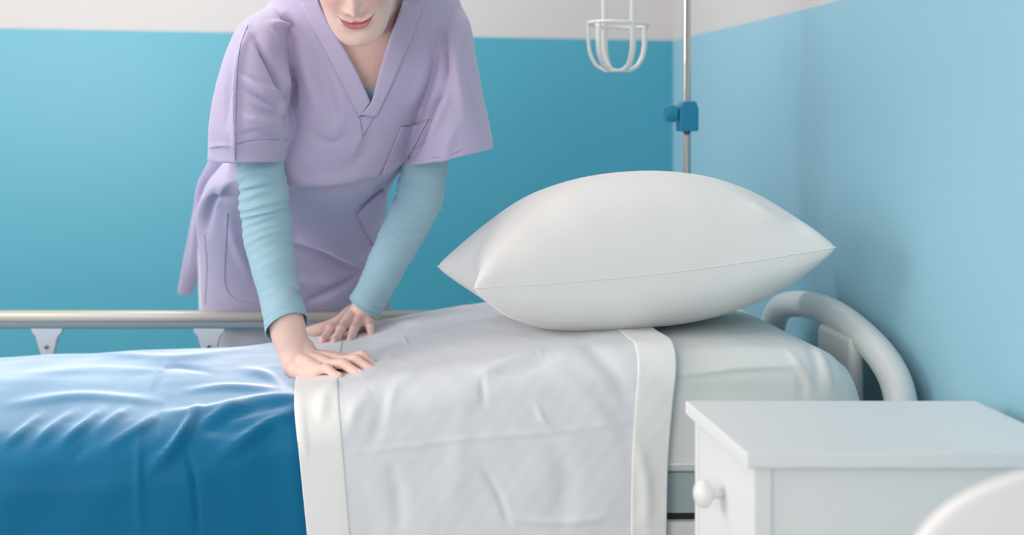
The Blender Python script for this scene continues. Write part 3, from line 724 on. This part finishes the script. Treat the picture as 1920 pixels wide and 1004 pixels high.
def band(name, inner, outer, lift=.0035, m='lavender', n=10, k=6, parent=None):
    A = catmull(inner, k); Bq = catmull(outer, k); G = []
    for a, b in zip(A, Bq):
        row = []
        for i in range(n+1):
            t = i/n; x, y = a*(1-t)+b*t; p, nn = on_tunic(x, y, lift*(1 if 0 < i < n else .55)); row.append(tuple(p))
        G.append(row)
    G = np.array(G)
    # even out ray-cast steps
    for _ in range(3): G[1:-1] = .5*G[1:-1]+.25*(G[:-2]+G[2:])
    o = link(name, mesh(*grid_mesh(G)), M[m], parent or tunic); s = o.modifiers.new('s', 'SOLIDIFY'); s.thickness = .0022; s.offset = 0
    return o
def seam(pts, r=.0007, m='lavender_dark', name='seam', k=8, lift=.0006, parent=None):
    C = catmull(pts, k); path = np.array([tuple(on_tunic(x, y, lift)[0]) for x, y in C])
    for _ in range(2): path[1:-1] = .5*path[1:-1]+.25*(path[:-2]+path[2:])
    return MB().tube([V(p) for p in path], r, seg=6).build(name, M[m], parent or tunic)
band('collar_band', [(598, 8), (620, 50), (648, 96), (672, 141), (691, 184), (693, 190)], [(563, 7), (585, 50), (609, 95), (635, 145), (664, 200), (673, 218)])
band('collar_band', [(755, 5), (735, 60), (718, 110), (704, 160), (696, 190), (675, 214)], [(793, 7), (774, 60), (756, 105), (735, 155), (714, 197), (704, 217)], lift=.0055)
seam([(563, 7), (609, 95), (635, 145), (672, 214), (680, 257)]); seam([(793, 7), (770, 72), (744, 131), (714, 197), (680, 257)]); seam([(672, 219), (690, 217), (705, 216)])
seam([(465, 48), (450, 90), (444, 150), (442, 220), (441, 300)], r=.0009)
seam([(443, 270), (490, 262), (538, 264)], r=.0005); seam([(395, 278), (420, 274), (440, 277)], r=.0005)
seam([(768, 285), (830, 295), (912, 258)], r=.0005)
# chest pocket
pk = band('chest_pocket', [(752, 237), (775, 235), (804, 223)], [(712, 330), (728, 326), (765, 300)], lift=.0022, n=14)
seam([(752, 237), (742, 270), (722, 310), (704, 334)], r=.0006); seam([(753, 237), (778, 234), (804, 224)], r=.0012, name='pocket_edge')
# lower pockets
band('side_pocket', [(668, 402), (690, 378), (718, 356)], [(700, 462), (710, 445), (722, 425)], lift=.003, n=10)
seam([(668, 402), (684, 432), (700, 462)], r=.0006); seam([(668, 402), (692, 376), (718, 354)], r=.0012, name='pocket_edge')
seam([(427, 400), (424, 460), (422, 530), (440, 560), (480, 568)], r=.0006)
seam([(384, 440), (388, 500), (385, 570)], r=.0006)

# trousers and shoes
def px_x(px, D): return P(px, 600, D).x
tr = [slab([(380, 410, 690, 3.36, 3.46), (450, 374, 700, 3.28, 3.50), (520, 372, 712, 3.32, 3.55), (600, 374, 715, 3.345, 3.58), (650, 378, 710, 3.35, 3.6)], e=2.4)]
lx, rx = px_x(472, 3.45), px_x(640, 3.45)
for x in (lx, rx):
    tr.append(smooth_tube([(x, 3.46, .74), (x, 3.46, .62), (x, 3.46, .45), (x, 3.47, .25), (x, 3.49, .07)], [.092, .090, .078, .066, .064], n=5, seg=28))
tm = voxel(tr, .008, smooth=3); link('trousers', tm, M['trousers'], nurse)
for x in (lx, rx):
    sh = slab([(0, 0, 1, 0, 1)], e=2) if False else None
    rings = []
    for z, hw, y0, y1 in ((.0, .045, 3.33, 3.56), (.012, .05, 3.32, 3.57), (.035, .048, 3.325, 3.565), (.055, .042, 3.36, 3.56), (.075, .038, 3.43, 3.555), (.088, .034, 3.45, 3.54)):
        rings.append([(x+hw*math.cos(a), (y0+y1)/2+(y1-y0)/2*math.sin(a), z) for a in np.linspace(0, 2*math.pi, 33)[:-1]])
    MB().add(ring_loft(rings)).build('shoe', M['shoe'], nurse)

# undershirt sleeves
RA = [(478, 110, 2.79, .040), (484, 200, 2.745, .040), (488, 298, 2.72, .0435), (493, 350, 2.725, .0462), (498, 400, 2.735, .0475), (503, 450, 2.73, .0462), (512, 500, 2.71, .0420), (523, 550, 2.69, .0385), (533, 590, 2.67, .0400), (538, 613, 2.66, .0425)]
LA = [(845, 110, 2.88, .040), (822, 210, 2.87, .040), (798, 303, 2.88, .0440), (786, 372, 2.91, .0465), (769, 410, 2.93, .0450), (750, 447, 2.955, .0435), (724, 497, 2.99, .0400), (702, 543, 3.025, .0365), (690, 564, 3.04, .0370), (684, 575, 3.045, .0385)]
def shirt_sleeve(A, seed, tiltv):
    rows = catmull([tuple(P(a, b, c))+(r,) for a, b, c, r in A], 22)
    path = [V(r[:3]) for r in rows]; rad = list(rows[:, 3])
    # inner return of the open cuff
    n = len(path); seg = 72; t0 = (path[1]-path[0]).normalized(); a = (V((1, 0, 0))-t0*t0.x).normalized(); rings = []
    L = 0
    for i in range(n):
        t = (path[min(i+1, n-1)]-path[max(i-1, 0)]).normalized(); a = (a-t*a.dot(t)).normalized(); b = t.cross(a)
        if i: L += (path[i]-path[i-1]).length
        ring = []
        amp = .0025 if i < n-12 else .0002
        endf = max(0, (i-(n-26))/26)
        for j in range(seg):
            th = 2*math.pi*j/seg
            w1 = math.sin(L*330+2.4*math.sin(th+seed)+1.3*math.sin(2*th+L*18)+seed); w1 = w1 if w1 > 0 else .4*w1
            m_ = .68+.32*math.sin(th*1.0+L*14+seed*2)
            m2 = .35+.65*math.exp(-((L-.26)/.09)**2)
            big = .0028*math.sin(L*95+1.8*math.cos(th+seed*.7))*m2
            r = rad[i]+amp*w1*m_*m2*1.25+(big if i < n-14 else 0)*m_
            p = path[i]+a*(r*math.cos(th))+b*(r*math.sin(th))
            p += t*(endf**1.5*tiltv*math.cos(th-tiltv_phase))
            ring.append(p)
        rings.append(ring)
    last = rings[-1]; c = sum(last, V())/seg; t = (path[-1]-path[-3]).normalized()
    rings.append([c+(p-c)*.955+t*.0006 for p in last]); rings.append([c+(p-c)*.93-t*.02 for p in last]); rings.append([c+(p-c)*.9-t*.05 for p in last])
    stitch = [path_p for path_p in rings[n-9]]
    return ring_loft(rings), stitch
us = MB(); tiltv_phase = math.pi*1.32
vfR, stR = shirt_sleeve(RA, 1.0, .013); us.add(vfR); tiltv_phase = math.pi*1.75
vfL, stL = shirt_sleeve(LA, 3.1, .007); us.add(vfL)
# chest part of the undershirt just showing in the neckline
us.add(slab([(168, 560, 800, 2.695, 3.0), (230, 530, 790, 2.71, 3.1), (290, 520, 750, 2.76, 3.15)], e=2.4))
uo = us.build('undershirt', M['undershirt'], nurse)
for st in (stR, stL):
    MB().tube(st+[st[0]], .0006, seg=5, caps='none').build('cuff_stitching', M['undershirt'], uo)

# ---- body: head, neck, chest, arms and hands in one surface
TH = math.radians(49)
HR = Matrix.Rotation(math.radians(-5), 4, 'Z') @ Matrix.Rotation(math.radians(-3), 4, 'Y') @ Matrix.Rotation(TH, 4, 'X')
mouth_l = V((0, -.098, -.050)); HC = P(668, 47, 2.42)-(HR.to_3x3() @ mouth_l); HM = Matrix.Translation(HC) @ HR
head_rows = catmull([(-.112, .020, -.083, -.060), (-.106, .032, -.094, -.045), (-.094, .0450, -.0975, -.015), (-.078, .0545, -.0965, .015), (-.060, .0605, -.094, .04), (-.04, .0655, -.092, .058), (-.02, .0700, -.090, .072),
                     (.0, .0740, -.089, .085), (.03, .0765, -.091, .094), (.06, .0760, -.086, .093), (.085, .064, -.070, .078), (.102, .045, -.048, .055), (.111, .022, -.02, .03), (.113, .004, .0, .008)], 6)
def head_vf():
    rings = []
    for z, hw, yf, yb in head_rows:
        ring = []
        for j in range(64):
            a = 2*math.pi*j/64; c, s = math.cos(a), math.sin(a)
            e = 2.0 if s > 0 else 2.25
            u = math.copysign(abs(c)**(2/e), c); v = math.copysign(abs(s)**(2/e), s)
            ym = (yf+yb)/2
            ring.append(HM @ V((hw*u, ym+(yb-yf)/2*v, z)))
        rings.append(ring)
    return ring_loft(rings)
def ellipsoid(c, r, m3=None, n=16):
    rings = []
    for i in range(1, n):
        ph = math.pi*i/n; rings.append([])
        for j in range(n*2):
            a = math.pi*j/n; p = V((r[0]*math.sin(ph)*math.cos(a), r[1]*math.sin(ph)*math.sin(a), r[2]*math.cos(ph)))
            rings[-1].append(V(c)+(m3 @ p if m3 else p))
    return ring_loft(rings)
parts = [head_vf()]
for sx in (-1, 1): parts.append(ellipsoid(HM @ V((sx*.072, .012, .0)), (.008, .018, .031), HR.to_3x3()))
neck0 = HM @ V((0, .035, -.05))
parts.append(smooth_tube([neck0, neck0+V((.004, .07, -.012)), neck0+V((.010, .15, -.03)), neck0+V((.016, .24, -.05))], [.050, .050, .053, .07], n=6, seg=32))
# collar bones and chest under the top
parts.append(slab([(-60, 610, 770, 2.80, 2.97), (0, 560, 810, 2.735, 3.05), (60, 520, 835, 2.712, 3.08), (150, 520, 820, 2.700, 3.18), (230, 520, 780, 2.73, 3.25), (330, 470, 710, 2.88, 3.38), (450, 400, 700, 3.2, 3.48)], e=2.2))
# arms
parts.append(smooth_tube([P(500, 95, 2.85), P(484, 200, 2.745), P(498, 400, 2.735), P(512, 500, 2.71), P(533, 590, 2.67), P(541, 625, 2.662), P(550, 660, 2.655), P(556, 682, 2.645)], [.036, .037, .040, .036, .0345, .0335, .0305, .0295], n=6, seg=28))
parts.append(smooth_tube([P(830, 95, 2.92), P(822, 210, 2.87), P(786, 372, 2.91), P(750, 447, 2.955), P(700, 545, 3.025), P(688, 572, 3.042), P(676, 592, 3.05)], [.036, .037, .039, .036, .031, .0285, .027], n=6, seg=28))
nails = []
def hand(Mx, spec, wrist_z, wr=(.030, .024)):
    """spec per finger: MCP (x,y,z), yaw deg, lengths, heights of PIP, DIP, tip, radius scale"""
    out = []; W = V((0, 0, wrist_z))
    T = lambda p: Mx @ V(p)
    ids = ('index', 'middle', 'ring', 'pinky')
    for k, (mcp, yaw, ln, hs, rs) in zip(ids, spec):
        m = V(mcp); d = V((math.cos(math.radians(yaw)), math.sin(math.radians(yaw)), 0))
        pts = [m]; z = m.z
        for l, h in zip(ln, hs):
            dz = h-z; hor = math.sqrt(max(l*l-dz*dz, 1e-6)); pts.append(pts[-1]+d*hor+V((0, 0, dz))); z = h
        rr = [.0105*rs, .0093*rs, .0081*rs, .0066*rs]
        # knuckle thickening: insert mid-phalanx points, slimmer than the joints
        P2, R2 = [], []
        for i in range(4):
            P2.append(pts[i]); R2.append(rr[i])
            if i < 3: P2.append((pts[i]+pts[i+1])/2); R2.append((rr[i]+rr[i+1])/2*(.93 if i < 2 else 1.0))
        out.append(smooth_tube([T(p) for p in P2], R2, n=4, seg=16))
        out.append(ellipsoid(T(m+V((0, 0, .0015))), (.0108*rs,)*3, n=10)); out.append(ellipsoid(T(pts[1]+V((0, 0, .0008))), (.0096*rs,)*3, n=10))
        wy = V((.004, m.y*.55, wrist_z*.85))
        out.append(smooth_tube([T(wy), T((wy+m)/2+V((0, 0, .004))), T(m), T(m+d*.006)], [.0165, .0145, .0125, .0105], n=4, seg=16))
        tip, prev = pts[3], pts[2]; f = (tip-prev).normalized()
        nails.append((Mx, tip+f*.001, f, rs))
    return out
# her right hand, pressing the sheet near the front edge
heel = B(551, 716, .0); tipp = B(684, 712, .0)
ex = (tipp-heel); ex.normalize()
ez = V((0, 0, 1)); ez = (ez-ex*ez.dot(ex)).normalized(); ey = ez.cross(ex)
O = heel+ey*.034-ex*.006
MR = Matrix.Translation(O) @ Matrix((ex, ey, ez)).transposed().to_4x4()
specR = [((.079, .026, .029), 7, (.041, .026, .021), (.034, .0175, .0085), 1.10), ((.081, .006, .030), -1, (.044, .029, .022), (.030, .016, .008), 1.13),
         ((.074, -.013, .027), -7, (.041, .027, .021), (.0265, .0145, .0075), 1.10), ((.062, -.030, .021), -13, (.032, .020, .018), (.021, .012, .007), 1.0)]
def palm(T, wz, hk, w=1.0):
    rows = catmull([tuple(T((-.004, .002, wz)))+(.024*w,), tuple(T((.018, .001, wz*.55+hk*.45)))+(.030*w,), tuple(T((.045, -.001, hk+.001)))+(.034*w,), tuple(T((.070, -.003, hk-.002)))+(.036*w,)], 5)
    return tube_data([V(q[:3]) for q in rows], list(rows[:, 3]), seg=28, flat=.36, upv=(0, 0, 1), caps='none')
parts += hand(MR, specR, .040)
parts.append(palm(lambda p: MR @ V(p), .040, .026))
T = lambda p: MR @ V(p)
parts.append(smooth_tube([T((.0, .012, .045)), T((.018, .03, .03)), T((.050, .052, .018)), T((.078, .060, .012)), T((.098, .064, .009))], [.016, .017, .0125, .0105, .008], n=5, seg=16))   # thumb
parts.append(smooth_tube([T((-.004, -.016, .034)), T((.008, -.024, .020)), T((.035, -.030, .014)), T((.06, -.032, .014))], [.017, .0185, .0145, .012], n=5, seg=16))       # heel of the hand
parts.append(smooth_tube([T((-.006, .004, .055)), T((.006, .004, .040)), T((.035, .004, .030)), T((.07, .004, .027))], [.027, .027, .018, .014], n=5, seg=16))
parts.append(ellipsoid(P(536, 668, 2.640), (.011, .012, .017)))       # ulna bump
# her left hand, fingers towards the camera
heelL = P(667, 606, 3.035); tipL = B(641, 642, .006)
ex = V((tipL.x-heelL.x, tipL.y-heelL.y, 0)).normalized(); slope = .0
ez = V((0, 0, 1)); ey = V((0, 0, 1)).cross(ex)*-1      # mirrored: thumb to the viewer's left
zb_ = ztop(tipL.x)+.014
OL = V((tipL.x, tipL.y, zb_))-ex*.145
OL.z = zb_
ML = Matrix.Translation(OL) @ Matrix((ex, ey, ez)).transposed().to_4x4()
specL = [((.078, .030, .030), 6, (.040, .025, .019), (.024, .014, .0075), 1.12), ((.082, .009, .034), 0, (.043, .028, .020), (.026, .014, .0075), 1.15),
         ((.077, -.012, .032), -6, (.040, .026, .019), (.025, .014, .0075), 1.1), ((.064, -.032, .030), -24, (.031, .019, .017), (.027, .017, .012), 1.0)]
parts += hand(ML, specL, .060)
parts.append(palm(lambda p: ML @ V(p), .062, .036, 1.02))
T2 = lambda p: ML @ V(p)
parts.append(smooth_tube([T2((.0, .014, .045)), T2((.016, .032, .032)), T2((.042, .056, .022)), T2((.062, .078, .016)), T2((.074, .100, .012))], [.017, .0175, .0135, .012, .0095], n=5, seg=16))
parts.append(smooth_tube([P(676, 592, 3.05), T2((.0, .0, .05)), T2((.03, .0, .036)), T2((.065, .0, .028))], [.026, .025, .018, .014], n=5, seg=16))
parts.append(smooth_tube([T2((-.002, -.010, .048)), T2((.02, -.022, .034)), T2((.055, -.028, .026))], [.016, .0155, .013], n=5, seg=16))
body_me = voxel(parts, .0021, smooth=4)
co_, nn_ = get_co(body_me)
# facial features, in head space
inv = np.array(HM.inverted()); L = co_@inv[:3, :3].T+inv[:3, 3]; nl = nn_@inv[:3, :3].T
x, y, z = L.T
fm = (nl[:, 1] < -.05) & (y < -.02) & (z > -.13) & (z < .12) & (np.abs(x) < .09)
gz = lambda a, s: np.exp(-(a/s)**2)
nose = np.where(z > -.019, np.exp(-((z+.019)/.034)**2), np.exp(-((z+.019)/.0075)**2))
dy = .020*gz(x, .0095)*nose + .0065*(gz(x-.0135, .0065)+gz(x+.0135, .0065))*gz(z+.022, .008)
dy -= .003*(gz(x-.008, .0028)+gz(x+.008, .0028))*gz(z+.0285, .0028)
zm = -.051+9.5*x*x-.0006*np.cos(x*500)*gz(x, .01); mw = np.exp(-(np.abs(x)/.0285)**6)
up_c = zm+.0042; dy += mw*(.0038*gz(z-up_c, .0042)*(1-.25*gz(x, .003)) + .0052*gz(z-(zm-.0062), .0052)-.0045*gz(z-zm, .0016))
dy += .0035*gz(x, .016)*gz(z+.092, .012)-.0025*gz(x, .02)*gz(z+.072, .006)
dy -= .002*(gz(np.abs(x)-.031, .0045)*gz(z+.042, .007))
dy += .004*gz(np.abs(x)-.041, .016)*gz(z+.012, .018)
dy -= .009*gz(np.abs(x)-.031, .014)*gz(z-.026, .011); dy += .007*gz(np.abs(x)-.031, .010)*gz(z-.024, .008)
dy += .004*gz(np.abs(x)-.03, .016)*gz(z-.045, .006)-.0012*gz(x, .003)*gz(z+.036, .006)
wgt = fm*np.clip((-nl[:, 1]+.0)/.5, 0, 1)
dirw = np.array(HR.to_3x3() @ V((0, -1, 0)))
co2 = co_+dirw*(dy*wgt)[:, None]
set_co(body_me, co2)
body = link('body', body_me, M['skin'], nurse)
up_h = (.0062+.0012*np.cos(x*330)*(np.abs(x) < .014))*np.sqrt(np.clip(1-(np.abs(x)/.029)**2.2, 0, 1)); lo_h = .0105*np.sqrt(np.clip(1-(np.abs(x)/.0275)**2, 0, 1))
dzm = z-zm
lip = np.where(dzm > 0, 1-np.clip((dzm-up_h)/.0018+.5, 0, 1), 1-np.clip((-dzm-lo_h)/.0020+.5, 0, 1))*(np.abs(x) < .0285)*fm
line = gz(dzm, .0013)*(np.abs(x) < .0305)*fm
blush = fm*(.55*gz(np.abs(x)-.042, .022)*gz(z+.008, .022)+.30*gz(x, .010)*gz(z+.012, .012))
# knuckle and fingertip redness
hq = np.zeros(len(co2))
for Mx, tip, f, rs in nails:
    for off, a_ in ((0, .5), (-.045, .30), (-.085, .35)):
        c = np.array(Mx @ (tip+f*off)); hq = np.maximum(hq, a_*np.exp(-(np.linalg.norm(co2-c, axis=1)/.011)**2))
blush = np.maximum(blush, hq)
brow = fm*(.8*gz(z-.047-.10*(np.abs(x)-.03)-2*(np.abs(x)-.03)**2*-3, .0032)*np.exp(-((np.abs(x)-.031)/.017)**4)+.9*gz(z-.0165-6*(np.abs(x)-.031)**2, .0014)*np.exp(-((np.abs(x)-.031)/.013)**4))
for nme, arr in (('brow', brow), ('lip', lip), ('mouthline', line*.75), ('blush', blush)):
    at = body_me.attributes.new(nme, 'FLOAT', 'POINT'); at.data.foreach_set('value', arr.astype(np.float32))
# finger nails
bvb = BVHTree.FromPolygons([tuple(v) for v in co2], [tuple(p.vertices) for p in body_me.polygons])
for Mx, tip, f, rs in nails:
    M3 = Mx.to_3x3(); s = V((0, 0, 1)).cross(f).normalized(); G = []
    for i in range(9):
        row = []
        for j in range(9):
            u = (i/8-.5)*.0115*rs; v = (j/8-.5)*.0088*rs*(math.sqrt(max(0, 1-(i/8*.9)**6)) if i > 4 else math.sqrt(max(.0, 1-((4-i)/4.6)**2)))
            q = Mx @ (tip+f*(u-.0030)+s*v); 
            nrm = (Mx.to_3x3() @ f.cross(s)).normalized()
            if nrm.z < 0: nrm = -nrm
            h, n_, _, _ = bvb.ray_cast(q+nrm*.02, -nrm)
            if h is None or (h-q).length > .02: h = q+nrm*.006
            row.append(tuple(h+nrm*.0006))
        G.append(row)
    o = link('fingernail', mesh(*grid_mesh(np.array(G))), M['nail'], body); s_ = o.modifiers.new('s', 'SOLIDIFY'); s_.thickness = .0006; s_.offset = 0
# hair, gathered in a low bun
hairp = []
rings = []
for zz, hw, yf, yb in head_rows:
    if zz < -.035: continue
    k = .012; yfh = yf-.004 if zz > .075 else (-.030 if zz < .05 else -.030-(zz-.05)/.025*.05)
    ring = []
    for j in range(48):
        a = 2*math.pi*j/48; ring.append(HM @ V(((hw+k)*math.cos(a), (yfh+yb+k)/2+(yb+k-yfh)/2*math.sin(a), zz+(.008 if zz > .09 else 0))))
    rings.append(ring)
hairp.append(ring_loft(rings)); hairp.append(ellipsoid(HM @ V((0, .125, .01)), (.042, .035, .042), HR.to_3x3()))
link('hair', voxel(hairp, .005, smooth=3), M['hair'], nurse)
